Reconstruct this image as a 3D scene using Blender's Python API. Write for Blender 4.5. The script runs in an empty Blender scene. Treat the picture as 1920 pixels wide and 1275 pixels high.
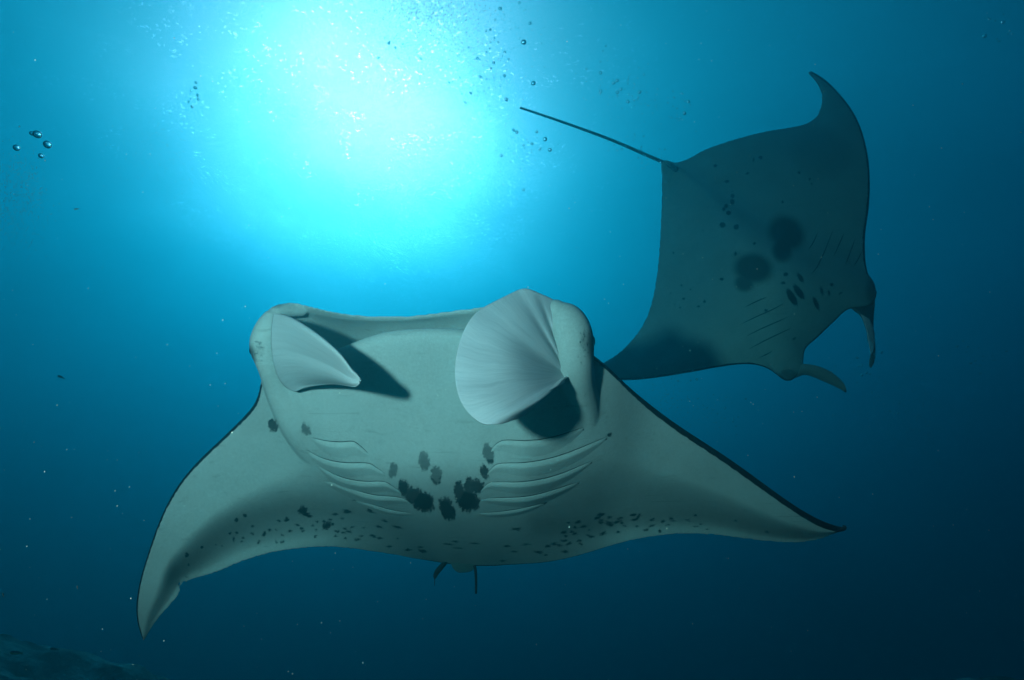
import bpy, bmesh, math, random
import numpy as np
from mathutils import Vector, Matrix, kdtree
from mathutils.bvhtree import BVHTree

sc = bpy.context.scene
COL = sc.collection
rng = np.random.default_rng(7)
random.seed(7)

# ------------------------------------------------------------------ camera
HFOV, PITCH = 76.0, math.radians(26.0)
FPX = 960.0 / math.tan(math.radians(HFOV / 2))        # focal length in pixels of the 1920 wide photograph
cam_d = bpy.data.cameras.new('camera'); cam = bpy.data.objects.new('camera', cam_d)
COL.objects.link(cam); sc.camera = cam
cam_d.sensor_width = 36.0; cam_d.lens = 18.0 / math.tan(math.radians(HFOV / 2))
cam_d.clip_start = 0.02; cam_d.clip_end = 800.0
cam.location = (0, 0, 0); cam.rotation_euler = (math.pi / 2 + PITCH, 0, 0)
cP, sP = math.cos(PITCH), math.sin(PITCH)

def world(P):
    """camera axes (right, up, ahead) in metres -> world"""
    P = np.asarray(P, float)
    return np.stack([P[..., 0], P[..., 2] * cP - P[..., 1] * sP, P[..., 1] * cP + P[..., 2] * sP], -1)
def at(x, y, d):
    x, y, d = np.asarray(x, float), np.asarray(y, float), np.asarray(d, float)
    return world(np.stack([(x - 960.0) / FPX * d, (637.5 - y) / FPX * d, d + 0 * x], -1))
def pix(W):
    """world -> pixel of the 1920 wide photograph, and depth"""
    W = np.asarray(W, float)
    r, u, f = W[:, 0], -W[:, 1] * sP + W[:, 2] * cP, W[:, 1] * cP + W[:, 2] * sP
    return 960 + FPX * r / f, 637.5 - FPX * u / f, f

# ------------------------------------------------------------------ sun, sky, exposure
SUN = Vector(at(668, 282, 1.0)).normalized()           # towards the sun
sun_el = math.asin(SUN.z); sun_az = math.atan2(SUN.x, SUN.y)
sun_d = bpy.data.lights.new('sun', 'SUN'); sun = bpy.data.objects.new('sun', sun_d); COL.objects.link(sun)
sun_d.energy = 3.4; sun_d.angle = math.radians(3.0); sun_d.color = (1.0, 0.95, 0.88)
sun.rotation_euler = (-SUN).to_track_quat('-Z', 'Y').to_euler()
sun.location = SUN * 40

w = bpy.data.worlds.new('World'); sc.world = w; w.use_nodes = True
nt = w.node_tree; nt.nodes.clear()
def N(t, kind, **kw):
    n = t.nodes.new(kind)
    for k, v in kw.items():
        if k.startswith('i_'):
            key = k[2:]
            n.inputs[int(key) if key.isdigit() else key].default_value = v
        else: setattr(n, k, v)
    return n
sky = N(nt, 'ShaderNodeTexSky', sky_type='NISHITA', sun_disc=False, sun_elevation=sun_el, sun_rotation=sun_az)
bg = N(nt, 'ShaderNodeBackground', i_Strength=0.12)
nt.links.new(sky.outputs[0], bg.inputs[0])
tc = N(nt, 'ShaderNodeTexCoord')
dot = N(nt, 'ShaderNodeVectorMath', operation='DOT_PRODUCT'); dot.inputs[1].default_value = SUN
nrm = N(nt, 'ShaderNodeVectorMath', operation='NORMALIZE')
nt.links.new(tc.outputs['Generated'], nrm.inputs[0]); nt.links.new(nrm.outputs[0], dot.inputs[0])
cl = N(nt, 'ShaderNodeMath', operation='MAXIMUM', i_1=0.0); nt.links.new(dot.outputs['Value'], cl.inputs[0])
pw = N(nt, 'ShaderNodeMath', operation='POWER', i_1=62.0); nt.links.new(cl.outputs[0], pw.inputs[0])
bg2 = N(nt, 'ShaderNodeBackground', i_Color=(1.0, 0.105, 0.105, 1)); 
mul = N(nt, 'ShaderNodeMath', operation='MULTIPLY', i_1=245.0); nt.links.new(pw.outputs[0], mul.inputs[0]); nt.links.new(mul.outputs[0], bg2.inputs['Strength'])
ad = N(nt, 'ShaderNodeAddShader'); nt.links.new(bg.outputs[0], ad.inputs[0]); nt.links.new(bg2.outputs[0], ad.inputs[1])
out = N(nt, 'ShaderNodeOutputWorld'); nt.links.new(ad.outputs[0], out.inputs[0])

# the photographer's strobe: it stood a metre to the left of the lens and throws the fins' shadows on the belly
st_d = bpy.data.lights.new('strobe', 'SPOT'); strobe = bpy.data.objects.new('strobe', st_d); COL.objects.link(strobe)
st_d.energy = 200.0; st_d.color = (0.72, 1.0, 0.98); st_d.shadow_soft_size = 0.075
st_d.spot_size = math.radians(90); st_d.spot_blend = 1.0
strobe.location = Vector(world((-1.00, 0.28, -0.05)))
strobe.rotation_euler = (Vector(at(800, 690, 2.5)) - strobe.location).to_track_quat('-Z', 'Y').to_euler()

vs = sc.view_settings
sc.display_settings.display_device = 'sRGB'
vs.view_transform = 'Standard'; vs.look = 'None'; vs.exposure = 0.32; vs.gamma = 1.0; vs.use_curve_mapping = False
cy = sc.cycles
cy.max_bounces = 6; cy.volume_bounces = 1; cy.transparent_max_bounces = 12; cy.transmission_bounces = 6
cy.use_denoising = True; cy.sample_clamp_indirect = 8.0
cy.use_adaptive_sampling = True; cy.adaptive_threshold = 0.01
cy.caustics_reflective = False; cy.caustics_refractive = False

def mesh_obj(name, V, F, mats, parent=None, smooth=True):
    me = bpy.data.meshes.new(name)
    me.from_pydata([tuple(v) for v in V], [], [tuple(f) for f in F]); me.update()
    if smooth: me.polygons.foreach_set('use_smooth', np.ones(len(me.polygons), bool))
    for m in (mats if isinstance(mats, (list, tuple)) else [mats]): me.materials.append(m)
    o = bpy.data.objects.new(name, me); COL.objects.link(o)
    if parent is not None: o.parent = parent
    return o
def tag(o, label=None, category=None, group=None, kind=None):
    for k, v in (('label', label), ('category', category), ('group', group), ('kind', kind)):
        if v: o[k] = v
    return o


# ------------------------------------------------------------------ materials
def new_mat(name):
    m = bpy.data.materials.new(name); m.use_nodes = True
    t = m.node_tree; return m, t, t.nodes['Principled BSDF'], t.nodes['Material Output']
def mathn(t, op, a, b=None, clamp=False):
    n = t.nodes.new('ShaderNodeMath'); n.operation = op; n.use_clamp = clamp
    for k, v in enumerate((a, b)):
        if v is None: continue
        if isinstance(v, (int, float)): n.inputs[k].default_value = v
        else: t.links.new(v, n.inputs[k])
    return n.outputs[0]
def mixc(t, f, a, b):
    n = t.nodes.new('ShaderNodeMix'); n.data_type = 'RGBA'
    for key, v in (('Factor', f), ('A', a), ('B', b)):
        i = [q for q in n.inputs if q.name == key and (q.type == 'RGBA' or key == 'Factor' and q.type == 'VALUE')][0]
        if isinstance(v, (int, float)): i.default_value = v
        elif isinstance(v, tuple): i.default_value = (*v, 1)
        else: t.links.new(v, i)
    return [q for q in n.outputs if q.type == 'RGBA'][0]
def noise(t, scale, detail=4, rough=0.55, vec=None):
    n = t.nodes.new('ShaderNodeTexNoise'); n.inputs['Scale'].default_value = scale
    n.inputs['Detail'].default_value = detail; n.inputs['Roughness'].default_value = rough
    if vec is not None: t.links.new(vec, n.inputs['Vector'])
    return n.outputs['Fac']
def ramp(t, v, lo, hi):
    n = t.nodes.new('ShaderNodeMapRange'); n.interpolation_type = 'SMOOTHSTEP'
    n.inputs['From Min'].default_value = lo; n.inputs['From Max'].default_value = hi
    t.links.new(v, n.inputs['Value']); return n.outputs['Result']
def attr(t, name):
    n = t.nodes.new('ShaderNodeAttribute'); n.attribute_name = name; return n.outputs['Fac']
def objco(t):
    return t.nodes.new('ShaderNodeTexCoord').outputs['Object']

def skin(name, belly, spotcol, back=(0.018, 0.022, 0.026)):
    m, t, p, o = new_mat(name)
    co = objco(t)
    soft = noise(t, 5.0, 3, vec=co); fine = noise(t, 90.0, 4, 0.6, vec=co); grain = noise(t, 125.0, 4, 0.8, vec=co)
    col = mixc(t, mathn(t, 'MULTIPLY', ramp(t, soft, 0.35, 0.7), 0.34), belly, tuple(c * 0.72 for c in belly))
    col = mixc(t, mathn(t, 'MULTIPLY', ramp(t, fine, 0.45, 0.75), 0.20), col, tuple(c * 0.62 for c in belly))
    col = mixc(t, mathn(t, 'MULTIPLY', ramp(t, grain, 0.42, 0.68), 0.55), col, tuple(min(1, c * 1.22) for c in belly))
    for ang, sc1, lo, amt in ((0.5, 55.0, 0.66, 0.34), (-0.9, 38.0, 0.67, 0.30)):                            # old scratches
        mp = t.nodes.new('ShaderNodeMapping'); mp.inputs['Rotation'].default_value = (0.3, ang, ang); mp.inputs['Scale'].default_value = (2.5, sc1, sc1); t.links.new(co, mp.inputs[0])
        col = mixc(t, mathn(t, 'MULTIPLY', ramp(t, noise(t, 1.0, 2, 0.5, vec=mp.outputs[0]), lo, lo + 0.06), amt), col, tuple(c * 0.55 for c in belly))
    mot = noise(t, 26.0, 5, 0.7, vec=co); col = mixc(t, mathn(t, 'MULTIPLY', ramp(t, mot, 0.56, 0.72), 0.22), col, tuple(c * 0.6 for c in belly))
    # soft grey blotches (pigment, plus a shadow painted on the far manta's lower wing), then the crisp dark spots with frayed edges
    col = mixc(t, mathn(t, 'MULTIPLY', attr(t, 'grey'), 1.0, True), col, tuple(c * 0.22 for c in belly))
    fray = mathn(t, 'MULTIPLY', mathn(t, 'SUBTRACT', noise(t, 110.0, 4, 0.75, vec=co), 0.5), 6.0)
    fray2 = mathn(t, 'MULTIPLY', mathn(t, 'SUBTRACT', noise(t, 330.0, 3, 0.7, vec=co), 0.5), 4.0)
    sp = mathn(t, 'MULTIPLY', ramp(t, mathn(t, 'ADD', mathn(t, 'ADD', attr(t, 'spot'), fray), fray2), -0.9, 1.3), attr(t, 'ink'))
    col = mixc(t, sp, col, spotcol)
    fr2 = mathn(t, 'MULTIPLY', mathn(t, 'SUBTRACT', noise(t, 45.0, 3, 0.6, vec=co), 0.5), 0.5)
    pale = ramp(t, mathn(t, 'ADD', attr(t, 'pale'), fr2), 0.36, 0.64)
    col = mixc(t, pale, back, col)
    t.links.new(col, p.inputs['Base Color'])
    p.inputs['Roughness'].default_value = 0.62; p.inputs['Specular IOR Level'].default_value = 0.18
    b = t.nodes.new('ShaderNodeBump'); b.inputs['Strength'].default_value = 0.14; b.inputs['Distance'].default_value = 0.004
    t.links.new(mathn(t, 'ADD', fine, mathn(t, 'MULTIPLY', grain, 0.5)), b.inputs['Height']); t.links.new(b.outputs[0], p.inputs['Normal'])
    return m
SKIN1 = skin('manta_skin', (0.50, 0.57, 0.54), (0.026, 0.045, 0.05))
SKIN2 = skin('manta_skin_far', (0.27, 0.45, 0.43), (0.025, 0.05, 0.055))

def fin_mat(name, c0, c1, thin=0.12, streak=60.0, depth=0.45):
    """skin of a fin: fine streaks run along it (u of its UV map), darker towards its upper side"""
    m, t, p, o = new_mat(name)
    uv = t.nodes.new('ShaderNodeTexCoord').outputs['UV']
    wv = t.nodes.new('ShaderNodeTexNoise'); wv.inputs['Scale'].default_value = 4.0; wv.inputs['Detail'].default_value = 4; t.links.new(uv, wv.inputs['Vector'])
    wa = N(t, 'ShaderNodeVectorMath', operation='MULTIPLY_ADD'); wa.inputs[1].default_value = (0.0, 0.05, 0.0); t.links.new(wv.outputs['Color'], wa.inputs[0]); t.links.new(uv, wa.inputs[2]); uv = wa.outputs[0]
    mp = t.nodes.new('ShaderNodeMapping'); mp.inputs['Scale'].default_value = (2.2, streak, 1.0); t.links.new(uv, mp.inputs[0])
    mp2 = t.nodes.new('ShaderNodeMapping'); mp2.inputs['Scale'].default_value = (1.4, streak * 0.28, 1.0); t.links.new(uv, mp2.inputs[0])
    s1 = noise(t, 1.0, 5, 0.6, vec=mp.outputs[0]); s2 = noise(t, 1.0, 3, 0.5, vec=mp2.outputs[0])
    co = objco(t); g = noise(t, 240.0, 3, 0.6, vec=co)
    col = mixc(t, mathn(t, 'MULTIPLY', ramp(t, s1, 0.40, 0.75), 0.4 + depth), c0, c1)
    col = mixc(t, mathn(t, 'MULTIPLY', ramp(t, s2, 0.42, 0.75), depth), col, tuple(c * 0.7 for c in c1))
    col = mixc(t, mathn(t, 'MULTIPLY', ramp(t, g, 0.5, 0.8), 0.15), col, tuple(c * 0.7 for c in c0))
    col = mixc(t, attr(t, 'grey'), col, (0.03, 0.045, 0.055))
    t.links.new(col, p.inputs['Base Color'])
    p.inputs['Roughness'].default_value = 0.6; p.inputs['Specular IOR Level'].default_value = 0.18
    b = t.nodes.new('ShaderNodeBump'); b.inputs['Strength'].default_value = 0.5 * depth; b.inputs['Distance'].default_value = 0.004
    t.links.new(mathn(t, 'ADD', s1, s2), b.inputs['Height']); t.links.new(b.outputs[0], p.inputs['Normal'])
    if thin:
        tr = t.nodes.new('ShaderNodeBsdfTranslucent'); t.links.new(col, tr.inputs[0])
        mx = t.nodes.new('ShaderNodeMixShader'); mx.inputs[0].default_value = thin
        t.links.new(p.outputs[0], mx.inputs[1]); t.links.new(tr.outputs[0], mx.inputs[2]); t.links.new(mx.outputs[0], o.inputs['Surface'])
    return m
FIN1 = fin_mat('fin_skin', (0.60, 0.64, 0.64), (0.48, 0.54, 0.55), 0.1, 75.0, 0.2)
FIN1B = fin_mat('fin_skin_streaked', (0.72, 0.73, 0.75), (0.54, 0.58, 0.61), 0.1, 130.0, 0.26)
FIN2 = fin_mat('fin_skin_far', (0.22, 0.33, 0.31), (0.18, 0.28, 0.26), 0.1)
FIN3 = fin_mat('fin_skin_sunlit', (0.85, 0.9, 0.9), (0.75, 0.8, 0.82), 0.35)  # pale tone carries the sunlight on the far fin's inner side
def plain(name, c, rough=0.6, spec=0.2, vary=0.3, scale=30.0):
    m, t, p, o = new_mat(name)
    n = noise(t, scale, 4, 0.6, vec=objco(t))
    t.links.new(mixc(t, ramp(t, n, 0.35, 0.7), c, tuple(x * (1 - vary) for x in c)), p.inputs['Base Color'])
    p.inputs['Roughness'].default_value = rough; p.inputs['Specular IOR Level'].default_value = spec
    return m
DARK = plain('dark_skin', (0.018, 0.022, 0.026)); EYE = plain('eye', (0.008, 0.009, 0.011), 0.18, 0.5)
SLIT2 = plain('gill_slit_lining_faint', (0.05, 0.085, 0.09)); SLIT = plain('gill_slit_lining', (0.02, 0.03, 0.035)); TAIL2 = plain('tail_skin', (0.035, 0.06, 0.065))
TAIL1 = plain('tail_skin_dark', (0.03, 0.05, 0.055))

# ------------------------------------------------------------------ the water (even density), its surface, the seabed
m = bpy.data.materials.new('water_volume'); m.use_nodes = True; t = m.node_tree; t.nodes.clear()
SS, SA = np.array((0.0024, 0.044, 0.0535)), np.array((0.19, 0.0475, 0.0295))      # scattering, absorption per metre
pv = N(t, 'ShaderNodeVolumePrincipled')
pv.inputs['Color'].default_value = (*SS, 1); pv.inputs['Density'].default_value = 1.0
pv.inputs['Anisotropy'].default_value = 0.775
pv.inputs['Absorption Color'].default_value = (*((1 - SA / (1 - SS)) ** 2), 1)  # the node takes its square root
mo = N(t, 'ShaderNodeOutputMaterial'); t.links.new(pv.outputs[0], mo.inputs['Volume'])
WATER_TOP, WATER_BOTTOM = 21.0, -12.0
x0, x1, y0, y1 = -140, 140, -80, 220
V = [(x, y, z) for z in (WATER_BOTTOM, WATER_TOP) for y in (y0, y1) for x in (x0, x1)]
F = [(0, 2, 3, 1), (4, 5, 7, 6), (0, 1, 5, 4), (2, 6, 7, 3), (0, 4, 6, 2), (1, 3, 7, 5)]
tag(mesh_obj('haze', V, F, m, smooth=False), kind='stuff')

def grid_faces(nu, nv):
    i = np.arange(nu - 1)[:, None] * nv + np.arange(nv - 1)[None]
    return np.stack([i, i + nv, i + nv + 1, i + 1], -1).reshape(-1, 4)
m = bpy.data.materials.new('glint_dappled_surface'); m.use_nodes = True; t = m.node_tree; t.nodes.clear()
co = objco(t)
glint_patch = noise(t, 0.5, 3, 0.6, vec=co); glint = noise(t, 6.0, 3, 0.55, vec=co); dapple = noise(t, 0.13, 2, 0.5, vec=co)
thr = mathn(t, 'MULTIPLY', ramp(t, glint, 0.58, 0.70), ramp(t, glint_patch, 0.44, 0.60))
thr = mathn(t, 'ADD', mathn(t, 'MULTIPLY', thr, 0.75), mathn(t, 'ADD', mathn(t, 'MULTIPLY', ramp(t, dapple, 0.3, 0.7), 0.20), 0.42), True)  # sun glints and dappled light painted into the surface's transparency
tb = N(t, 'ShaderNodeBsdfTransparent'); t.links.new(thr, tb.inputs[0])
mo = N(t, 'ShaderNodeOutputMaterial'); t.links.new(tb.outputs[0], mo.inputs['Surface'])
gx = np.linspace(-300, 300, 301); gy = np.linspace(-200, 400, 301)
X, Y = np.meshgrid(gx, gy, indexing='ij')
Z = WATER_TOP + 0.6 + 0.16 * np.sin(X * 0.7 + 0.4 * Y) + 0.1 * np.sin(1.3 * Y - 0.5 * X) + 0.06 * np.sin(2.1 * X + 1.1)
tag(mesh_obj('water_surface', np.stack([X, Y, Z], -1).reshape(-1, 3), grid_faces(301, 301), m), kind='structure')

m, t, p, o = new_mat('reef_rubble')
co = objco(t); n1 = noise(t, 1.6, 6, 0.62, vec=co); n2 = noise(t, 14.0, 5, 0.65, vec=co)
c = mixc(t, ramp(t, n1, 0.38, 0.62), (0.07, 0.085, 0.07), (0.48, 0.48, 0.42))
c = mixc(t, mathn(t, 'MULTIPLY', ramp(t, n2, 0.45, 0.7), 0.6), c, (0.05, 0.06, 0.05)); t.links.new(c, p.inputs['Base Color'])
p.inputs['Roughness'].default_value = 0.95; p.inputs['Specular IOR Level'].default_value = 0.05
b = N(t, 'ShaderNodeBump', i_Strength=0.7, i_Distance=0.08); t.links.new(mathn(t, 'ADD', n1, n2), b.inputs['Height']); t.links.new(b.outputs[0], p.inputs['Normal'])
def lumps(X, Y, octaves=((0.9, .22), (2.1, .18), (4.3, .13), (9.0, .07), (19.0, .035))):
    r = np.random.default_rng(3); Z = 0 * X
    for f, a in octaves:
        for _ in range(4):
            th, ph = r.uniform(0, 6.28, 2); Z += a * np.sin(f * (X * math.cos(th) + Y * math.sin(th)) + ph) / 2
    return Z
def floor_z(X, Y):
    base = -4.5 + 0 * X
    left = 4.52 * np.exp(-((X + 6.2) / 7.0) ** 2 - ((Y - 7.2) / 6.5) ** 2)
    right = 4.15 * np.exp(-((X - 7.7) / 7.0) ** 2 - ((Y - 10.0) / 6.5) ** 2)
    return base + left + right + 0.55 * lumps(X, Y) * np.exp(-np.hypot(X, Y - 6) / 30)
ax = np.concatenate([np.linspace(-139, -16, 20)[:-1], np.linspace(-16, 20, 541), np.linspace(20, 139, 20)[1:]])
ay = np.concatenate([np.linspace(-79, -2, 14)[:-1], np.linspace(-2, 24, 391), np.linspace(24, 219, 24)[1:]])
X, Y = np.meshgrid(ax, ay, indexing='ij')
tag(mesh_obj('seabed', np.stack([X, Y, floor_z(X, Y)], -1).reshape(-1, 3), grid_faces(len(ax), len(ay)), m), kind='structure')

# ------------------------------------------------------------------ manta rays: helpers
def spline(P, n):
    """natural cubic spline through the rows of P (knots at 0, 1, 2 ...), n samples"""
    P = np.asarray(P, float); k = len(P)
    A = np.eye(k); B = np.zeros_like(P)
    for i in range(1, k - 1):
        A[i, i - 1:i + 2] = (1, 4, 1); B[i] = 6 * (P[i + 1] - 2 * P[i] + P[i - 1])
    M = np.linalg.solve(A, B)
    s = np.linspace(0, k - 1, n); i = np.minimum(s.astype(int), k - 2); f = (s - i)[:, None]
    a, b, ma, mb = P[i], P[i + 1], M[i], M[i + 1]
    return a + (b - a) * f - f * (1 - f) * ((2 - f) * ma + (1 + f) * mb) / 6
def sstep(a, b, x):
    x = np.clip((x - a) / (b - a), 0, 1); return x * x * (3 - 2 * x)

def tube_mesh(P, R, nseg=16, flat=1.0):
    """closed tapered tube through world points P with radii R (rounded ends); returns V, F"""
    P, R = np.asarray(P, float), np.asarray(R, float)
    T = np.gradient(P, axis=0); T /= np.linalg.norm(T, axis=1)[:, None]
    a = np.array((0.31, 0.2, 0.93)); U = np.cross(T, a); U /= np.linalg.norm(U, axis=1)[:, None]; W = np.cross(T, U)
    th = np.linspace(0, 2 * np.pi, nseg, endpoint=False)
    V = (P[:, None] + R[:, None, None] * (np.cos(th)[None, :, None] * U[:, None] + flat * np.sin(th)[None, :, None] * W[:, None])).reshape(-1, 3)
    F = []
    for i in range(len(P) - 1):
        for j in range(nseg):
            F.append((i * nseg + j, i * nseg + (j + 1) % nseg, (i + 1) * nseg + (j + 1) % nseg, (i + 1) * nseg + j))
    F += [tuple(range(nseg))[::-1], tuple((len(P) - 1) * nseg + j for j in range(nseg))]
    return V, F
def capsule(P, R, n=24, nseg=20):
    """px skeleton rows (x, y, depth), radius in px -> rounded blob"""
    Q = spline(np.c_[P, R], n); W = at(Q[:, 0], Q[:, 1], Q[:, 2]); r = Q[:, 3] * Q[:, 2] / FPX
    t0, t1 = W[0] - W[1], W[-1] - W[-2]; t0 /= np.linalg.norm(t0); t1 /= np.linalg.norm(t1)
    a = np.array((0.98, 0.85, 0.6, 0.3))
    W = np.concatenate([[W[0] + t0 * r[0] * x for x in a], W, [W[-1] + t1 * r[-1] * x for x in a[::-1]]])
    r = np.concatenate([[r[0] * math.sqrt(1 - x * x) for x in a], r, [r[-1] * math.sqrt(1 - x * x) for x in a[::-1]]])
    return tube_mesh(W, r, nseg)
def sheet(name, G, th, mat, parent, grey=None):
    """closed thin shell from a grid of world points G[u, v]; th[u, v] thickness (grows away from the camera)"""
    nu, nv = G.shape[:2]
    du, dv = np.gradient(G, axis=0), np.gradient(G, axis=1)
    n = np.cross(du, dv); n /= np.linalg.norm(n, axis=2)[..., None] + 1e-12
    flip = np.sign((n * G).sum(2).mean()); n *= flip                       # away from the camera (at the origin)
    Bk = G + n * th[..., None]
    V = np.concatenate([G.reshape(-1, 3), Bk.reshape(-1, 3)]); k = nu * nv
    g = grid_faces(nu, nv)
    if flip > 0: F = [tuple(f[::-1]) for f in g] + [tuple(f + k) for f in g]
    else: F = [tuple(f) for f in g] + [tuple((f + k)[::-1]) for f in g]
    rim = [i * nv for i in range(nu)] + [(nu - 1) * nv + j for j in range(1, nv)] + [i * nv + nv - 1 for i in range(nu - 2, -1, -1)] + list(range(nv - 2, 0, -1))
    for a, b in zip(rim, rim[1:] + rim[:1]): F.append((a, b, b + k, a + k))
    o = mesh_obj(name, V, F, mat, parent)
    bm = bmesh.new(); bm.from_mesh(o.data); bmesh.ops.recalc_face_normals(bm, faces=bm.faces); bm.to_mesh(o.data); bm.free()
    uu, vv = np.meshgrid(np.linspace(0, 1, nu), np.linspace(0, 1, nv), indexing='ij')
    uv = np.stack([uu, vv], -1).reshape(-1, 2); uv = np.concatenate([uv, uv])
    li = np.empty(len(o.data.loops), np.int32); o.data.loops.foreach_get('vertex_index', li)
    o.data.uv_layers.new(name='UVMap').data.foreach_set('uv', uv[li].astype(np.float32).ravel())
    for nm, val in (('pale', np.ones(nu * nv)), ('spot', np.full(nu * nv, -60.0)), ('grey', np.zeros(nu * nv) if grey is None else grey.ravel())):
        a = o.data.attributes.new(nm, 'FLOAT', 'POINT'); a.data.foreach_set('value', np.concatenate([val] * 2).astype(np.float32))
    return o
def ellipse_sdf(px, py, spots):
    """about the signed distance in px into the nearest ellipse (cx, cy, a, b, tilt in degrees): positive inside"""
    best = np.full(len(px), -60.0); ink = np.full(len(px), 0.9); ri = np.random.default_rng(9)
    for cx, cy, a, b, th in spots:
        k = (0.95 + 0.05 * math.sin(cx * 0.07 + cy * 0.11)) * (0.74 if (860 > cy > 700 or (cy < 895 and cx < 830)) and 560 < cx < 1000 else 1.0)
        sel = np.nonzero((abs(px - cx) < a + b + 14) & (abs(py - cy) < a + b + 14))[0]
        if not len(sel): continue
        c, s = math.cos(math.radians(th)), math.sin(math.radians(th))
        x, y = px[sel] - cx, py[sel] - cy
        u, v = (x * c + y * s) / a, (-x * s + y * c) / b
        d = (1 - np.sqrt(u * u + v * v)) * min(a, b); w_ = d > best[sel]
        best[sel[w_]] = d[w_]; ink[sel[w_]] = k
    return best, ink

def loft(L, U, T, prof, Nb, mouth, bd, edge, band, ns=520, nb=110, ease=0):
    """closed body. L lower lip / leading edge, U upper lip, T trailing edge: rows (x, y, depth);
    prof(s, v) depth share along the belly; band px width of the dark leading margin. Returns V, F, pale flag."""
    Nb = world(np.array(Nb)); Nb = Nb / np.linalg.norm(Nb)
    Ls, Ts, Us = spline(L, ns), spline(T, ns), spline(U, ns)
    sc_ = spline(np.c_[mouth, bd, edge, band], ns); s = np.linspace(0, len(L) - 1, ns)
    v = np.linspace(0, 1, nb) ** 1.15
    g = prof(s[:, None], v[None])
    Le = np.repeat(Ls[:, None], len(v), 1)
    if ease:                                                               # bumps of the front edge die out towards the belly
        kx = np.arange(-ease, ease + 1); ker = np.exp(-(kx / (0.45 * ease)) ** 2); ker /= ker.sum()
        pad = np.concatenate([2 * Ls[:1] - Ls[ease:0:-1], Ls, 2 * Ls[-1:] - Ls[-2:-ease - 2:-1]])
        Lm = np.stack([np.convolve(pad[:, c], ker, 'valid') for c in range(3)], 1)
        Le = Le + (Lm - Ls)[:, None] * sstep(0.0, 0.45, v)[None, :, None]
    px = Le[..., 0] + (Ts[:, None, 0] - Le[..., 0]) * v; py = Le[..., 1] + (Ts[:, None, 1] - Le[..., 1]) * v
    dd = Le[..., 2] + (Ts[:, None, 2] - Le[..., 2]) * g
    pxlen = np.hypot(Ts[:, 0] - Ls[:, 0], Ts[:, 1] - Ls[:, 1])[:, None]
    dd = dd + 0.045 * sstep(0.03, 0.12, sc_[:, 0:1]) * np.exp(-v[None] * pxlen / 9.0)       # the lip rolls inwards
    belly = at(px, py, dd)
    l3, t3, u3 = belly[:, 0], belly[:, -1], at(Us[:, 0], Us[:, 1], Us[:, 2])
    vd = np.linspace(1, 0, 50)
    t4 = t3 - Nb * sc_[:, 2:3] * 0.5
    bel = np.stack([np.stack([np.interp(vd, v, belly[i, :, c]) for c in range(3)], -1) for i in range(ns)])
    dorsal = bel + (u3 - l3)[:, None] * ((1 - vd) ** 3)[None, :, None] - Nb * (sc_[:, 2:3] * 0.5 + sc_[:, 1:2] * np.sin(np.pi * vd[None]))[..., None]
    dorsal = dorsal + world(np.array((0.0, 0.0, 1.0)))[None, None] * ((0.30 + 0.26 * np.exp(-((s - 11.6) / 1.8) ** 2))[:, None] * sstep(0.02, 0.10, sc_[:, 0:1]) * (sstep(0, 0.12, vd) * (1 - sstep(0.3, 0.8, vd)))[None])[..., None]
    ch = t3 - l3; ch /= np.linalg.norm(ch, axis=1)[:, None] + 1e-9
    q = np.linspace(0, 1, 22)[1:-1]
    mo_ = sc_[:, 0:1]; w_in = sstep(0.0, 0.08, mo_); fw = world(np.array((0.0, 0.0, 1.0)))[None]
    recess = (0.20 + 0.26 * np.exp(-((s - 11.6) / 1.3) ** 2))[:, None]
    c1 = u3 + (l3 - u3) * 0.85 * w_in + fw * recess * w_in + ch * mo_ * 1.33 * (1 - w_in)
    c2 = l3 + ch * mo_ * 1.33 + fw * 0.10 * w_in
    q1 = q[None, :, None]
    front = (1 - q1) ** 3 * u3[:, None] + 3 * (1 - q1) ** 2 * q1 * c1[:, None] + 3 * (1 - q1) * q1 ** 2 * c2[:, None] + q1 ** 3 * l3[:, None]
    ring = np.concatenate([belly, dorsal, front], 1); nr = ring.shape[1]
    along = v[None] * np.hypot(Ts[:, 0] - Ls[:, 0], Ts[:, 1] - Ls[:, 1])[:, None]
    pb = sstep(-1.5, 1.5, along - sc_[:, 3:4]); pb = np.where(v[None] > 0.995, 0.3, pb)
    inside = (sc_[:, 0:1] > 0.01) * 1.0
    pf = inside * np.ones((1, len(q)))
    pale = np.concatenate([pb, np.zeros((ns, 50)), pf], 1)
    F = []
    i = np.arange(ns - 1)[:, None] * nr; j = np.arange(nr)[None]; j2 = (j + 1) % nr
    F = np.stack([i + j, i + j2, i + nr + j2, i + nr + j], -1).reshape(-1, 4).tolist()
    F += [list(range(nr)), list(range((ns - 1) * nr, ns * nr))[::-1]]
    under = np.concatenate([np.ones((ns, nb)), np.zeros((ns, 50)), inside * np.ones((1, len(q)))], 1) > 0.5
    return ring.reshape(-1, 3), F, pale.ravel(), under.ravel()

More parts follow.
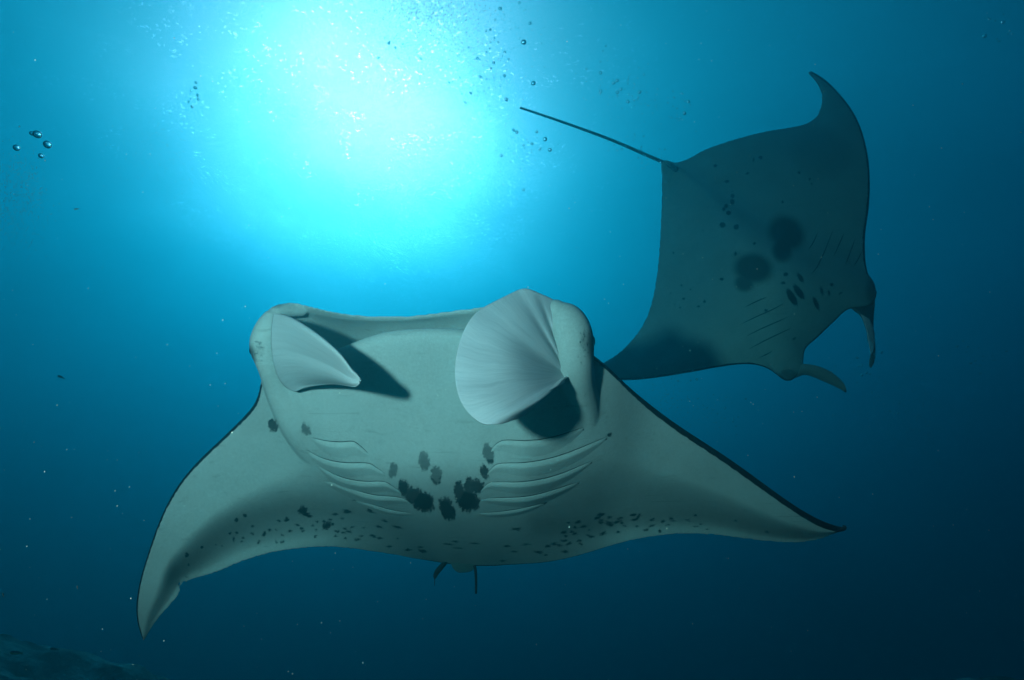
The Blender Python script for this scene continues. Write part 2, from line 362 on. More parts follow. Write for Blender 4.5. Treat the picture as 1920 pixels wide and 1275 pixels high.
def body_mesh(name, pieces, voxel, mat, parent, spots, grey, Nb, smooth_it=14):
    """join the pieces, fuse them into one continuous skin, colour its vertices"""
    V, F, pale, under = [], [], [], []
    k = 0
    for v, f, p, un in pieces:
        under.append(un)
        V.append(v); F += [tuple(int(a) + k for a in q) for q in f]; k += len(v); pale.append(p)
    V = np.concatenate(V); pale = np.concatenate(pale); under = np.concatenate(under)
    o = mesh_obj(name, V, F, mat, parent)
    bm = bmesh.new(); bm.from_mesh(o.data); bmesh.ops.recalc_face_normals(bm, faces=bm.faces); bm.to_mesh(o.data); bm.free()
    md = o.modifiers.new('fuse', 'REMESH'); md.mode = 'VOXEL'; md.voxel_size = voxel; md.use_smooth_shade = True
    md2 = o.modifiers.new('even', 'SMOOTH'); md2.factor = 0.5; md2.iterations = smooth_it
    dg = bpy.context.evaluated_depsgraph_get()
    me = bpy.data.meshes.new_from_object(o.evaluated_get(dg)); o.modifiers.clear()
    old = o.data; o.data = me; bpy.data.meshes.remove(old); me.name = name
    if not me.materials: me.materials.append(mat)
    n = len(me.vertices); co = np.empty(n * 3, np.float32); me.vertices.foreach_get('co', co); co = co.reshape(-1, 3).astype(float)
    nb = world(np.array(Nb)); nb = nb / np.linalg.norm(nb)
    vn = np.empty(n * 3, np.float32); me.vertex_normals.foreach_get('vector', vn); vn = vn.reshape(-1, 3)
    lit = np.maximum(vn @ nb, -vn @ (world(np.array((0, 0, 1.0))))) > 0.12
    def near(sel):
        kd = kdtree.KDTree(len(sel))
        for i in sel: kd.insert(V[i], int(i))
        kd.balance(); return kd
    kd_all, kd_under = near(range(len(V))), near(np.nonzero(under)[0])
    idx = np.fromiter(((kd_under if l else kd_all).find(c)[1] for c, l in zip(co, lit)), np.int64, n)
    px, py, _ = pix(co)
    pal = pale[idx]; ed = np.empty(len(me.edges) * 2, np.int32); me.edges.foreach_get('vertices', ed); ed = ed.reshape(-1, 2)
    deg = np.bincount(ed.ravel(), minlength=n)
    for _ in range(3):
        acc = np.bincount(ed[:, 0], pal[ed[:, 1]], n) + np.bincount(ed[:, 1], pal[ed[:, 0]], n); pal = 0.5 * pal + 0.5 * acc / deg
    sp_, ink_ = ellipse_sdf(px, py, spots)
    for nm, val in (('pale', pal), ('spot', sp_), ('ink', ink_), ('grey', grey(px, py))):
        a = me.attributes.new(nm, 'FLOAT', 'POINT'); a.data.foreach_set('value', val.astype(np.float32))
    me.polygons.foreach_set('use_smooth', np.ones(len(me.polygons), bool))
    fn = np.empty(len(me.polygons) * 4, np.int32)
    bv = BVHTree.FromPolygons([Vector(c) for c in co], [tuple(p.vertices) for p in me.polygons])
    return o, bv
def hit(bv, x, y):
    d = Vector(at(x, y, 1.0)).normalized()
    h = bv.ray_cast(Vector((0, 0, 0)), d)
    return h[0], h[1]

def thing(name, loc, label, cat, group=None):
    o = bpy.data.objects.new(name, None); COL.objects.link(o); o.location = loc; o.empty_display_size = 0.1
    return tag(o, label, cat, group)
def adopt(root):
    """children were modelled in world space: keep them there"""
    inv = Matrix.Translation(-root.location)
    for c in root.children: c.matrix_parent_inverse = inv

def gill_flap(bv, top, h, parent, mat, lift=0.010, n=44, nv=15):
    """a gill cover: its upper edge stands proud of the belly over a dark slit, its lower edge sinks into the skin"""
    Q = np.asarray(top, float)
    for _ in range(3):                                                     # round the corners off
        a_, b_ = Q[:-1], Q[1:]; Q = np.concatenate([Q[:1], np.stack([0.75 * a_ + 0.25 * b_, 0.25 * a_ + 0.75 * b_], 1).reshape(-1, 2), Q[-1:]])
    L_ = np.r_[0, np.cumsum(np.hypot(*np.diff(Q, axis=0).T))]; Q = np.stack([np.interp(np.linspace(0, L_[-1], n), L_, Q[:, c]) for c in (0, 1)], 1)
    w = np.sin(np.pi * np.clip(np.linspace(0.0, 1, n), 0.02, 0.98)) ** 0.55
    G = np.zeros((n, nv, 3)); slit = np.zeros((n, 3)); ok = True
    for i in range(n):
        for j in range(nv):
            v = j / (nv - 1)
            p, nn = hit(bv, Q[i, 0], Q[i, 1] + v * h * (0.35 + 0.65 * w[i]))
            if p is None: p, nn = Vector(G[i - 1, j]), Vector((0, -1, 0))
            if nn.dot(p) > 0: nn = -nn
            G[i, j] = p + nn * (lift * w[i] * (1 - v) ** 1.25 * (0.15 + 0.85 * sstep(0, 0.20, v)) * 1.25 - 0.0012 - 0.004 * v)
        p, nn = hit(bv, Q[i, 0], Q[i, 1])
        if p is not None:
            if nn.dot(p) > 0: nn = -nn
            slit[i] = p + nn * lift * w[i] * 0.25
    o = sheet('gill_flap', G, np.full((n, nv), 0.003) * w[:, None], mat, parent)
    up = world((0, 1, 0))
    r = 0.0013 * w + 0.0002
    V, F = tube_mesh(slit + up * 0.0015, r, 8)
    mesh_obj('gill_slit', V, F, SLIT, o)
    return o
def slit_line(bv, pts, parent, r=0.004, n=24):
    Q = spline(pts, n); P = []
    for x, y in Q[:, :2]:
        p, nn = hit(bv, x, y)
        if p is None: return
        P.append(np.array(p))
    w = np.sin(np.pi * np.clip(np.linspace(0, 1, n), 0.03, 0.97)) ** 0.6
    V, F = tube_mesh(np.array(P), r * w + 0.0005, 8)
    return mesh_obj('gill_slit', V, F, SLIT2, parent)

# ================================================================== the near manta
root1 = thing('manta_ray', Vector(at(800, 860, 2.75)), 'large pale manta ray in front with its mouth wide open and belly lit', 'manta ray', 'manta rays')
S1 = [  # L x, y, d | U x, y, d | T x, y, d | mouth, dorsal, edge, dark band px
 (268,1203,2.76, 269,1204,2.77, 269,1204,2.77, -.002,.008,.016, 2),
 (258,1150,2.70, 257,1149,2.73, 300,1157,2.77, -.004,.020,.020,0.6),
 (265,1090,2.66, 264,1089,2.70, 335,1117,2.80, -.005,.028,.020,0.6),
 (283,1030,2.64, 282,1028,2.68, 353,1092,2.85, -.006,.036,.018,0.6),
 (310, 960,2.63, 309, 958,2.68, 405,1075,2.90, -.007,.040,.012,0.6),
 (352, 893,2.63, 351, 891,2.69, 475,1047,2.97, -.008,.055,.012,0.6),
 (406, 838,2.63, 405, 836,2.70, 560,1030,3.06, -.009,.080,.012,0.6),
 (456, 790,2.60, 455, 788,2.68, 630,1027,3.14, -.010,.110,.013,0.6),
 (487, 745,2.53, 486, 742,2.62, 690,1034,3.27, -.010,.140,.014,0.6),
 (503, 690,2.44, 500, 670,2.52, 735,1040,3.36,  .010,.200,.015, 0),
 (552, 690,2.43, 523, 585,2.45, 770,1047,3.46,  .120,.300,.030, 0),
 (597, 668,2.42, 556, 572,2.45, 798,1051,3.55,  .190,.360,.030, 0),
 (640, 650,2.395, 622, 588,2.45, 822,1055,3.62,  .220,.380,.030, 0),
 (700, 627,2.36, 690, 596,2.45, 842,1058,3.62,  .230,.390,.030, 0),
 (760, 616,2.34, 760, 596,2.45, 863,1060,3.62,  .230,.390,.030, 0),
 (830, 614,2.34, 830, 588,2.45, 886,1061,3.62,  .230,.390,.030, 0),
 (890, 621,2.34, 890, 580,2.44, 912,1062,3.62,  .220,.380,.030, 0),
 (945, 640,2.35, 950, 572,2.43, 938,1061,3.62,  .200,.370,.030, 0),
 (1000,658,2.36,1005, 568,2.42, 968,1059,3.57,  .160,.330,.030, 0),
 (1050,664,2.40,1055, 590,2.44,1005,1057,3.50,  .080,.280,.030, 0),
 (1100,668,2.45,1098, 650,2.50,1048,1051,3.43,  .005,.220,.015, 1),
 (1138,692,2.52,1139, 690,2.59,1090,1041,3.36, -.010,.170,.014, 2),
 (1172,724,2.61,1173, 722,2.72,1133,1028,3.31, -.010,.110,.013, 3),
 (1218,763,2.73,1219, 761,2.79,1186,1014,3.26, -.010,.085,.012, 6),
 (1280,808,2.82,1281, 806,2.88,1250,1004,3.26, -.010,.065,.012, 7),
 (1350,853,2.90,1351, 851,2.96,1325,1003,3.27, -.009,.050,.012, 8.5),
 (1420,902,2.97,1421, 900,3.02,1395,1011,3.28, -.008,.038,.012, 8.5),
 (1488,950,3.03,1489, 948,3.07,1465,1018,3.27, -.007,.028,.012, 8),
 (1540,979,3.07,1541, 977,3.10,1520,1016,3.22, -.006,.022,.014, 9),
 (1572,989,3.09,1573, 988,3.11,1560,1004,3.16, -.004,.014,.014, 9),
 (1586,990,3.10,1587, 990,3.11,1584, 994,3.12, -.002,.008,.014, 9)]
A1 = np.array(S1, float)
def prof1(s, v):
    wc = np.exp(-((s - 14.5) / 7.0) ** 4)                                  # the middle of the body
    core = 0.22 * v + 0.78 * np.clip((v - 0.52) / 0.48, 0, 1) ** 2.3
    wing = 0.40 * v + 0.60 * sstep(0.42, 0.92, v)
    return wc * core + (1 - wc) * wing
V1, F1, P1, N1 = loft(A1[:, 0:3], A1[:, 3:6], A1[:, 6:9], prof1, (0, -.605, -.796), A1[:, 9], A1[:, 10], A1[:, 11], A1[:, 12])
def blob(P, R, pale):
    v, f = capsule(np.array(P, float), np.array(R, float)); return v, f, np.full(len(v), pale), np.full(len(v), pale > 0.5)
hornL = blob([(566,584,2.50),(543,582,2.47),(522,586,2.44),(507,604,2.42),(499,630,2.42),(498,654,2.43),(508,684,2.45),(521,715,2.495),(541,755,2.545),(566,800,2.60),(602,850,2.69)], [10,13,15,21,27,28,25,28,33,36,34], 1.0)
hornR = blob([(1042,582,2.40),(1058,600,2.40),(1070,630,2.405),(1074,662,2.42),(1078,692,2.45),(1083,724,2.515),(1090,760,2.60),(1096,805,2.69)], [21,37,42,40,36,35,36,34], 1.0)
curl = blob([(1560,996,3.11),(1575,994,3.10),(1583,990,3.09),(1583,987,3.09)], [3,4,5,4], 0.0)

def zs(ox, oy, k, rows): return [(ox + x * k, oy + y * k, a * k, b * k, th) for x, y, a, b, th in rows]
o_, b_ = (16, 11, 8), (26, 18, 10)
spots1 = [(737,883,7,13,15),(795,865,9,17,-8),(818,892,9,17,-10),(757,915,8,16,-20),(775,928,15,14,10),(793,940,24,17,32),(838,955,13,23,-25),(862,925,10,22,-10),
          (880,915,9,18,0),(876,938,20,20,0),(893,912,13,12,0),(888,945,10,12,30),(915,850,9,18,-25),(908,884,6,11,-12),(512,797,6,12,-28),(574,806,5,11,-38),
          (688,931,6,4,20),(670,937,9,3,10),(1022,942,8,3,-12),(1141,817,6,3,-20),(1037,934,6,2,-10)]
spots1 += zs(220, 900, .2708, [(885,247,15,13,0),(818,272,16,13,0),(940,320,13,9,0),(1170,277,20,12,-10),(1118,284,13,9,0),(1285,212,26,17,20),(1312,242,42,14,8),(1510,237,20,9,0),(1595,212,34,11,22),(1750,216,32,10,22),
    (1475,273,16,8,0),(1555,266,15,7,10),(1380,288,12,7,0),(1435,288,17,11,10),(1450,316,26,17,0),(1490,308,13,10,0),(1250,312,18,9,8),(1275,332,16,11,0),(1285,352,13,7,0),(1355,316,13,8,0),(1375,343,11,8,0),(1190,352,18,9,0),
    (1055,348,15,8,0),(1100,345,9,7,0),(1018,370,18,15,-20),(935,370,14,9,0),(780,370,12,9,0),(828,368,11,8,0),(805,405,9,15,10),(870,402,10,7,0),(860,430,10,7,0),(978,430,13,10,0),(1100,430,11,10,0),(1143,430,13,11,0),
    (1148,378,13,9,0),(1368,394,11,10,0),(1510,388,13,9,0),(1580,403,12,8,0),(1580,337,13,7,0),(1625,327,14,6,0),(1520,354,14,9,0),(1560,362,18,7,0),(1605,355,20,9,0),(1665,410,16,9,0),(1690,388,14,6,0),(1705,332,14,6,0),
    (1770,388,19,9,0),(1820,402,16,7,0),(1815,325,22,7,15),(1850,283,22,6,15),(1885,460,14,9,0),(590,465,12,11,0),(483,518,13,15,-30),(495,587,8,9,0),(480,672,8,7,0),(683,448,6,6,0),(725,458,6,6,0)])
spots1 += zs(700, 900, .2604, [(1640,248,24,11,0),(1610,275,20,10,-12),(1645,290,18,10,0),(1640,308,20,9,0),(1705,270,18,9,-10),(1775,275,18,10,0),(1700,308,36,9,-5),(1760,300,32,9,-15),(1715,325,28,11,-8),(1780,310,18,9,0),(1810,330,14,7,0),
    (1870,250,20,10,0),(1910,258,18,8,0),(1880,285,28,9,-15),(1895,335,14,7,0),(1770,373,16,8,-10),(1660,385,26,10,-18),(1475,305,24,9,0),(1405,308,14,6,0),(1510,337,26,9,-6),(1450,342,14,8,0),(1370,378,24,10,-6),(1432,374,13,7,0),
    (1450,388,15,9,-20),(1555,360,8,5,0),(1385,403,14,8,0),(1558,402,20,9,8),(1370,435,22,9,0),(1480,437,16,9,-10),(1490,460,15,8,0),(1405,458,26,9,-12),(1300,465,30,10,5),(1335,470,18,8,0),(1250,478,24,9,-8),(1195,518,32,9,0),
    (1240,540,17,7,0),(1375,513,26,10,0),(1035,350,38,9,-5),(965,476,24,7,0),(1105,461,32,7,-4),(1015,516,22,6,0),(930,583,20,7,0),(730,457,34,6,3),(540,462,34,6,5),(590,443,24,6,5),(610,490,32,5,5),(245,505,24,8,0),(360,513,28,9,5),
    (340,483,20,6,0),(115,480,18,8,0),(175,422,8,6,0),(50,417,16,7,10),(10,405,16,7,10),(80,295,22,7,18),(40,338,24,7,18),(170,338,34,8,18)])
spots1 += zs(1100, 640, .3293, [(80,985,17,7,0),(265,987,17,8,0),(305,990,13,5,0),(375,1013,14,7,0),(620,988,14,7,0),(850,1020,10,5,0),(480,1010,13,6,0),(440,1025,15,8,-15),(495,1022,12,5,0),(570,1018,14,5,0),(375,1048,16,5,-10),(345,1072,13,7,-15),
    (415,1083,12,9,0),(620,1055,14,4,0),(687,1070,10,4,0),(1025,1085,12,5,0),(460,1045,12,4,0),(650,1040,12,4,0)])
r_ = np.random.default_rng(5)
for cx, cy, sx, sy, nn_ in ((486, 656, 6, 12, 26), (1096, 640, 7, 15, 34)):
    for _ in range(nn_): spots1.append((cx + r_.normal(0, sx), cy + r_.normal(0, sy), r_.uniform(.6, 1.5), r_.uniform(.8, 2.0), 0))
def frayed(spots, r):
    out = []
    for cx, cy, a, b, th in spots:
        c, s = math.cos(math.radians(th)), math.sin(math.radians(th))
        if min(a, b) > 4.2:
            out.append((cx, cy, a * 0.86, b * 0.88, th))
            for _ in range(int(9 + 1.1 * (a + b))):
                f = r.uniform(0, 2 * math.pi); q = r.uniform(0.68, 0.98)
                x, y = a * q * math.cos(f), b * q * math.sin(f)
                out.append((cx + x * c - y * s, cy + x * s + y * c, r.uniform(1.5, 2.8), r.uniform(2.8, 6.5), r.normal(0.35 * (900 - cx) * 0.2, 16)))
        elif min(a, b) > 1.6:
            for _ in range(3):
                x, y = r.normal(0, 0.30) * a, r.normal(0, 0.30) * b
                out.append((cx + x * c - y * s, cy + x * s + y * c, a * r.uniform(.55, .95), b * r.uniform(.6, 1.0), th + r.normal(0, 14)))
        else: out.append((cx, cy, a, b, th))
    return out
spots1 = frayed(spots1, np.random.default_rng(31))
# the broad dusky bands along the rear margin of the wings (pigment)
bandL = spline([(345,1075),(375,1030),(430,990),(500,963),(580,952),(660,958),(740,975)], 80); bandR = spline([(1010,985),(1110,985),(1210,975),(1300,972),(1380,985),(1460,1004),(1520,1010)], 80)
def grey1(px, py):
    out = np.zeros(len(px))
    for B, wd, k in ((bandL, 26.0, 0.34), (bandR, 22.0, 0.34)):
        sel = np.nonzero((px > B[:, 0].min() - 60) & (px < B[:, 0].max() + 60) & (py > 900))[0]
        d = np.full(len(sel), 1e9)
        for q in B[::3]: d = np.minimum(d, np.hypot(px[sel] - q[0], (py[sel] - q[1])))
        out[sel] = np.maximum(out[sel], k * np.exp(-(d / wd) ** 2))
    for cx, cy, a, b, kk in ((468, 668, 14, 26, .95), (486, 655, 11, 15, .22), (1115, 645, 20, 40, 1.0), (1099, 640, 14, 22, .45), (520, 572, 14, 8, .4), (985, 540, 40, 9, .4)):
        d = np.hypot((px - cx) / a, (py - cy) / b); out = np.maximum(out, kk * (1 - sstep(0.4, 1.15, d)))
    return out
body1, bv1 = body_mesh('body', [(V1, F1, P1, N1), hornL, hornR, curl], 0.005, SKIN1, root1, spots1, grey1, (0, -.605, -.796))

def fin_patch(upper, lower, root, nu=60, nv=44, bulge=0.0):
    """grid between root (u=0) and the free tip (u=1); v=0 upper edge, v=1 lower edge; rows are (x, y, depth)"""
    a, b = spline(upper, nu), spline(lower, nu)
    v = np.linspace(0, 1, nv)[None, :, None]; u = np.linspace(0, 1, nu)[:, None, None]
    G = a[:, None] * (1 - v) + b[:, None] * v
    r = spline(root, nv); base = a[0][None] * (1 - v[0]) + b[0][None] * v[0]
    G = G + (r - base)[None] * (1 - u) ** 2
    G[..., 2] += bulge * np.sin(np.pi * v[..., 0]) * np.sin(np.pi * np.minimum(u[..., 0], 1) ** 0.8)
    return at(G[..., 0], G[..., 1], G[..., 2])
# the fin on the photo's left: a pointed paddle seen along its length
G = fin_patch([(513,588,2.345),(530,590,2.30),(556,602,2.235),(598,631,2.13),(636,665,2.06),(656,690,2.035),(668,701,2.03),(673,708,2.03)],
              [(555,735,2.415),(562,731,2.40),(574,727,2.385),(598,723,2.345),(628,721,2.26),(652,724,2.12),(666,725,2.05),(673,719,2.03)],
              [(513,588,2.345),(509,612,2.345),(509,650,2.35),(515,690,2.385),(531,722,2.43),(555,735,2.425)], bulge=0.012)
vq = np.linspace(0, 1, 44)[None]; uq = np.linspace(0, 1, 60)[:, None]
G = G + world(np.array((0, 0, 1.0)))[None, None] * (0.030 * np.exp(-vq / 0.055) * np.sin(np.pi * uq ** 0.8) - 0.022 * np.sin(np.pi * np.clip((vq - 0.45) / 0.5, 0, 1)) * np.sin(np.pi * uq))[..., None]
th = 0.004 + 0.030 * (1 - np.linspace(0, 1, 60))[:, None] ** 3 * (1 - np.linspace(0, 1, 44))[None] + 0.005 * np.sin(np.pi * np.linspace(0, 1, 44))[None]
fin_l = sheet('cephalic_fin', G, th, FIN1, root1); fin_l['label'] = 'narrow pointed cephalic fin hanging across the open mouth'
# the fin on the photo's right: a broad rounded paddle turned towards the camera
NT, NU = 150, 64
outl = spline([(1052,574),(1036,561),(1012,550),(985,541),(958,550),(924,567),(891,588),(869,622),(857,660),(853,700),(860,742),(881,777),(913,795),(946,793),(978,782),(1005,758),(1032,731),(1052,711)], NT)
u = np.linspace(0, 1, NU)[:, None]; tt = np.linspace(0, 1, NT)[None]
edge_d = np.interp(tt, [0, .08, .2, .32, .45, .58, .68, .78, .9, 1], [2.41, 2.375, 2.33, 2.25, 2.15, 2.06, 2.0, 2.03, 2.22, 2.40])
edge_d = np.convolve(np.pad(edge_d[0], 8, 'edge'), np.ones(17) / 17, 'valid')[None]
outl = outl + np.c_[0 * tt[0], 0.7 * np.sin(tt[0] * 85) * sstep(0.6, 0.72, tt[0]) * (1 - sstep(0.86, 0.95, tt[0]))]
bx, by, bd_ = 1067, 704, 2.445
Gx, Gy = bx + (outl[None, :, 0] - bx) * u, by + (outl[None, :, 1] - by) * u
Gd = bd_ + (edge_d - bd_) * u ** 0.85 - 0.105 * np.sin(np.pi * u ** 0.9) * np.sin(np.pi * tt) ** 0.7
# folds of the skin that gather at the base
for c0, wd, am in ((0.055, 0.012, 0.010), (0.125, 0.016, 0.016), (0.205, 0.022, 0.010), (0.36, 0.05, 0.010), (0.62, 0.04, -0.006)):
    Gd = Gd + am * np.exp(-((tt - c0) / wd) ** 2) * np.sin(np.pi * np.clip(u, 0.0, 1) ** 0.55)
th = 0.004 + 0.016 * (1 - u) ** 2 * (1 - sstep(0.75, 0.95, tt)) + 0.007 * np.sin(np.pi * u) * np.sin(np.pi * tt)
Gd = Gd + 0.007 * u ** 3 * (np.sin(tt * 31 + 1.5 * np.sin(tt * 9)) + 0.6 * np.sin(tt * 57 + 2)) * np.sin(np.pi * tt) + 0.004 * np.sin(u * 9 + tt * 14) * np.sin(np.pi * u)
G2 = np.stack([Gx, Gy, Gd], -1)
fin_r = sheet('cephalic_fin', at(G2[..., 0], G2[..., 1], G2[..., 2]), th, FIN1B, root1); fin_r['label'] = 'broad rounded streaked cephalic fin turned towards the camera'

for top, h in ([[(586,821),(612,827),(640,829),(662,826),(674,834),(690,850)], 46], [[(572,842),(605,860),(645,868),(692,867),(705,876),(722,888)], 42], [[(592,868),(632,893),(680,903),(722,901),(738,913),(752,922)], 36],
               [[(606,901),(640,908),(695,928),(750,931),(770,942)], 32], [[(664,936),(700,946),(738,957),(778,963)], 22],
               [[(921,842),(931,831),(946,824),(985,827),(1035,821),(1095,801)], 48], [[(914,886),(926,873),(937,868),(988,868),(1050,855),(1138,819)], 44], [[(902,918),(914,906),(928,903),(980,904),(1040,893),(1110,864)], 38],
               [[(903,935),(935,933),(988,931),(1038,918),(1086,903)], 32], [[(890,962),(930,960),(978,953),(1024,942)], 22]):
    gill_flap(bv1, np.array(top, float), h, root1, SKIN1, lift=0.0115 if h > 24 else 0.008)
def sphere(name, c, r, mat, parent, sub=3, sc3=(1, 1, 1)):
    bm = bmesh.new(); bmesh.ops.create_icosphere(bm, subdivisions=sub, radius=1)
    V = np.array([v.co for v in bm.verts]) * r * np.array(sc3) + np.array(c); F = [[v.index for v in f.verts] for f in bm.faces]; bm.free()
    return mesh_obj(name, V, F, mat, parent)
sphere('eye', at(1107, 640, 2.425), 0.024, EYE, root1, sc3=(0.75, 1, 1.15)); sphere('eye', at(474, 656, 2.43), 0.017, EYE, root1, sc3=(0.7, 1, 1.2))
# tail, pelvic fins
P = spline([(886,1046,3.60),(891,1066,3.62),(892.5,1090,3.66),(892.5,1112,3.70)], 20); W = at(P[:, 0], P[:, 1], P[:, 2])
V, F = tube_mesh(W, np.linspace(0.0085, 0.0065, 20), 12); mesh_obj('tail', V, F, TAIL1, root1)
G = fin_patch([(836,1034,3.42),(842,1050,3.54),(850,1066,3.66),(860,1074,3.72)], [(886,1038,3.42),(890,1053,3.54),(889,1066,3.66),(878,1073,3.72)],
              [(836,1034,3.42),(850,1033,3.42),(870,1034,3.42),(886,1038,3.42)], 24, 20, -0.01)
sheet('pelvic_fin', G, np.full((24, 20), 0.012), SKIN2, root1)
P = spline([(838,1050,3.58),(829,1061,3.62),(820,1072,3.66),(815.5,1082,3.68),(815,1090,3.68),(815,1098,3.68)], 24); W = at(P[:, 0], P[:, 1], P[:, 2])
V, F = tube_mesh(W, np.interp(np.linspace(0, 1, 24), [0, .3, .6, .68, 1], [.013, .016, .011, .003, .002]), 10, 0.6); mesh_obj('pelvic_fin', V, F, TAIL2, root1)
adopt(root1)

# ================================================================== the far manta
root2 = thing('manta_ray', Vector(at(1440, 450, 5.0)), 'darker manta ray swimming behind, its long straight tail stretched out', 'manta ray', 'manta rays')
S2 = [
 (1520,133,5.60,1520,134,5.56), (1547,151,5.50,1533,153,5.52), (1573,177,5.38,1541,178,5.48), (1596,207,5.26,1538,204,5.46), (1614,245,5.16,1525,224,5.46), (1625,290,5.07,1496,236,5.46),
 (1629,340,5.00,1442,245,5.45), (1626,395,4.94,1392,257,5.45), (1620,440,4.89,1352,269,5.45), (1621,490,4.84,1316,283,5.45), (1630,522,4.80,1291,297,5.45), (1641,549,4.76,1268,304,5.44),
 (1626,572,4.72,1257,302,5.44), (1592,577,4.68,1249,300,5.44), (1568,595,4.66,1245,304,5.44), (1545,617,4.64,1243,312,5.43), (1525,636,4.63,1242,326,5.41), (1507,655,4.62,1241,344,5.38),
 (1502,686,4.62,1241,367,5.34), (1479,712,4.62,1240,398,5.30), (1454,700,4.63,1238,440,5.24), (1430,686,4.64,1235,485,5.18), (1395,681,4.66,1230,526,5.12), (1350,686,4.69,1221,570,5.06),
 (1300,695,4.74,1205,610,5.00), (1240,705,4.80,1180,643,4.97), (1180,711,4.87,1152,668,4.96), (1125,708,4.93,1112,690,4.96), (1088,700,4.97,1086,699,4.98)]
A2 = np.array(S2, float); n2 = len(A2); k2 = np.arange(n2)
thick = np.exp(-((k2 - 15) / 6.0) ** 2)
U2 = A2[:, :3].copy(); U2[:, 2] += 0.03 + 0.12 * thick
def prof2(s, v):
    return v - 0.42 * np.exp(-((s - 15) / 6.5) ** 2) * np.sin(np.pi * v ** 0.7) ** 1.4 * (1 - sstep(0.5, 1.0, v)) - 0.10 * np.sin(np.pi * v)
V2, F2, P2, N2 = loft(A2[:, :3], U2, A2[:, 3:6], prof2, (0.12, -0.1, -1), np.full(n2, -0.010), 0.035 + 0.24 * thick, np.full(n2, 0.026), np.where((k2 > 10) & (k2 < 20), 0, 2.0), ns=420, nb=120, ease=60)
ey1 = blob([(1612,520,4.86),(1624,538,4.85),(1626,556,4.85)], [14,15,13], 1.0); ey2 = blob([(1462,690,4.72),(1476,697,4.72),(1490,695,4.72)], [9,13,11], 1.0)
k = .3021
spots2 = [(1120 + x * k, 100 + y * k, a * k, b * k, th) for x, y, a, b, th in [(1013,647,14,13,0),(970,660,7,14,0),(733,697,12,11,0),(933,745,12,7,-20),(805,795,14,10,0),(1253,740,11,8,20),(1318,780,7,9,0),(1330,810,7,7,0),(1150,923,9,10,0),
    (840,885,13,14,0),(838,920,15,19,-10),(800,948,12,14,0),(785,967,11,12,0),(815,990,16,14,0),(777,1065,20,18,0),(862,1077,17,18,20),(975,1180,10,10,0),(858,1245,9,15,0),(655,1098,5,5,0)]]
spots2 += [(1120 + x * k, 400 + y * k, a * k, b * k, th) for x, y, a, b, th in [(772,408,14,10,0),(522,447,7,6,0),(578,473,6,6,0),(535,530,9,7,0),(628,578,10,7,0),(665,547,9,10,0),(1047,602,11,10,0),(1170,378,16,13,0),(1153,432,15,10,0),
    (1260,400,36,14,58),(1250,487,56,20,55),(1208,522,62,22,60),(1358,560,46,14,65),(1393,482,30,10,75),(1438,495,20,8,80),(1455,443,12,11,45),(1510,495,16,6,-35),(1223,778,13,7,-35),(472,245,6,7,0),(455,497,5,5,0),(480,567,5,5,0),(515,585,5,5,0)]]
def grey2(px, py):
    out = np.zeros(len(px))
    for cx, cy, a, b, th, kk in ((1475,437,38,32,40,1.1),(1467,468,21,25,0,1.0),(1412,503,39,30,10,1.1),(1396,530,20,18,0,.9),(1385,480,14,12,0,.3),(1545,285,60,50,0,.25),(1600,200,40,60,0,.2),(1225,650,60,30,-30,.15),(1640,545,18,30,0,.6),(1478,705,22,14,0,.7)):  # the faint lower-wing ellipse paints the near manta's strobe shadow
        c, s = math.cos(math.radians(th)), math.sin(math.radians(th)); x, y = px - cx, py - cy
        d = np.sqrt(((x * c + y * s) / a) ** 2 + ((-x * s + y * c) / b) ** 2)
        out = np.maximum(out, kk * (1 - sstep(0.55, 1.25, d)))
    return out
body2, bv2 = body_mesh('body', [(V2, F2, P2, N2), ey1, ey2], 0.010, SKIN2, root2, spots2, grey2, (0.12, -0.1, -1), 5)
for pts in ([(1365,125),(1340,180),(1310,225)], [(1460,110),(1425,200),(1395,270),(1365,330),(1330,375)], [(1530,125),(1500,195),(1470,260)], [(1600,160),(1570,240),(1540,320)], [(1640,240),(1615,290),(1590,330)],
            [(920,580),(985,548),(1050,520)], [(890,690),(990,640),(1080,600),(1155,560)], [(930,760),(1020,715),(1100,680),(1180,645)], [(945,840),(1080,770),(1200,715)], [(1005,895),(1050,875),(1085,855)]):
    slit_line(bv2, np.array([(1120 + x * k, 400 + y * k) for x, y in pts]), root2, 0.0030)
# tail and its base
P = spline([(1268,318,5.30),(1250,307,5.36),(1215,292,5.36),(1160,268,5.34),(1100,245,5.32),(1035,222,5.30),(975,202,5.28)], 60); W = at(P[:, 0], P[:, 1], P[:, 2])
V, F = tube_mesh(W, np.interp(np.linspace(0, 1, 60), [0, .14, .2, 1], [.022, .020, .0145, .0088]), 14); mesh_obj('tail', V, F, TAIL2, root2)
for a, b, c in (([(1243,303),(1250,301),(1262,308),(1285,322)], [(1244,330),(1252,336),(1262,345),(1280,352)], 5.33), ([(1248,300),(1258,304),(1270,308),(1290,318)], [(1253,306),(1262,313),(1275,321),(1290,328)], 5.31)):
    G = fin_patch([(x, y, c) for x, y in a], [(x, y, c) for x, y in b], [(a[0][0], a[0][1], c), ((a[0][0] + b[0][0]) / 2 - 2, (a[0][1] + b[0][1]) / 2, c), (b[0][0], b[0][1], c)], 16, 12, -0.004)
    G = G + (world((0, 0, 1)) * 0.06)[None, None] * np.linspace(0, 1, 16)[:, None, None]
    sheet('pelvic_fin', G, np.full((16, 12), 0.012), SKIN2, root2)
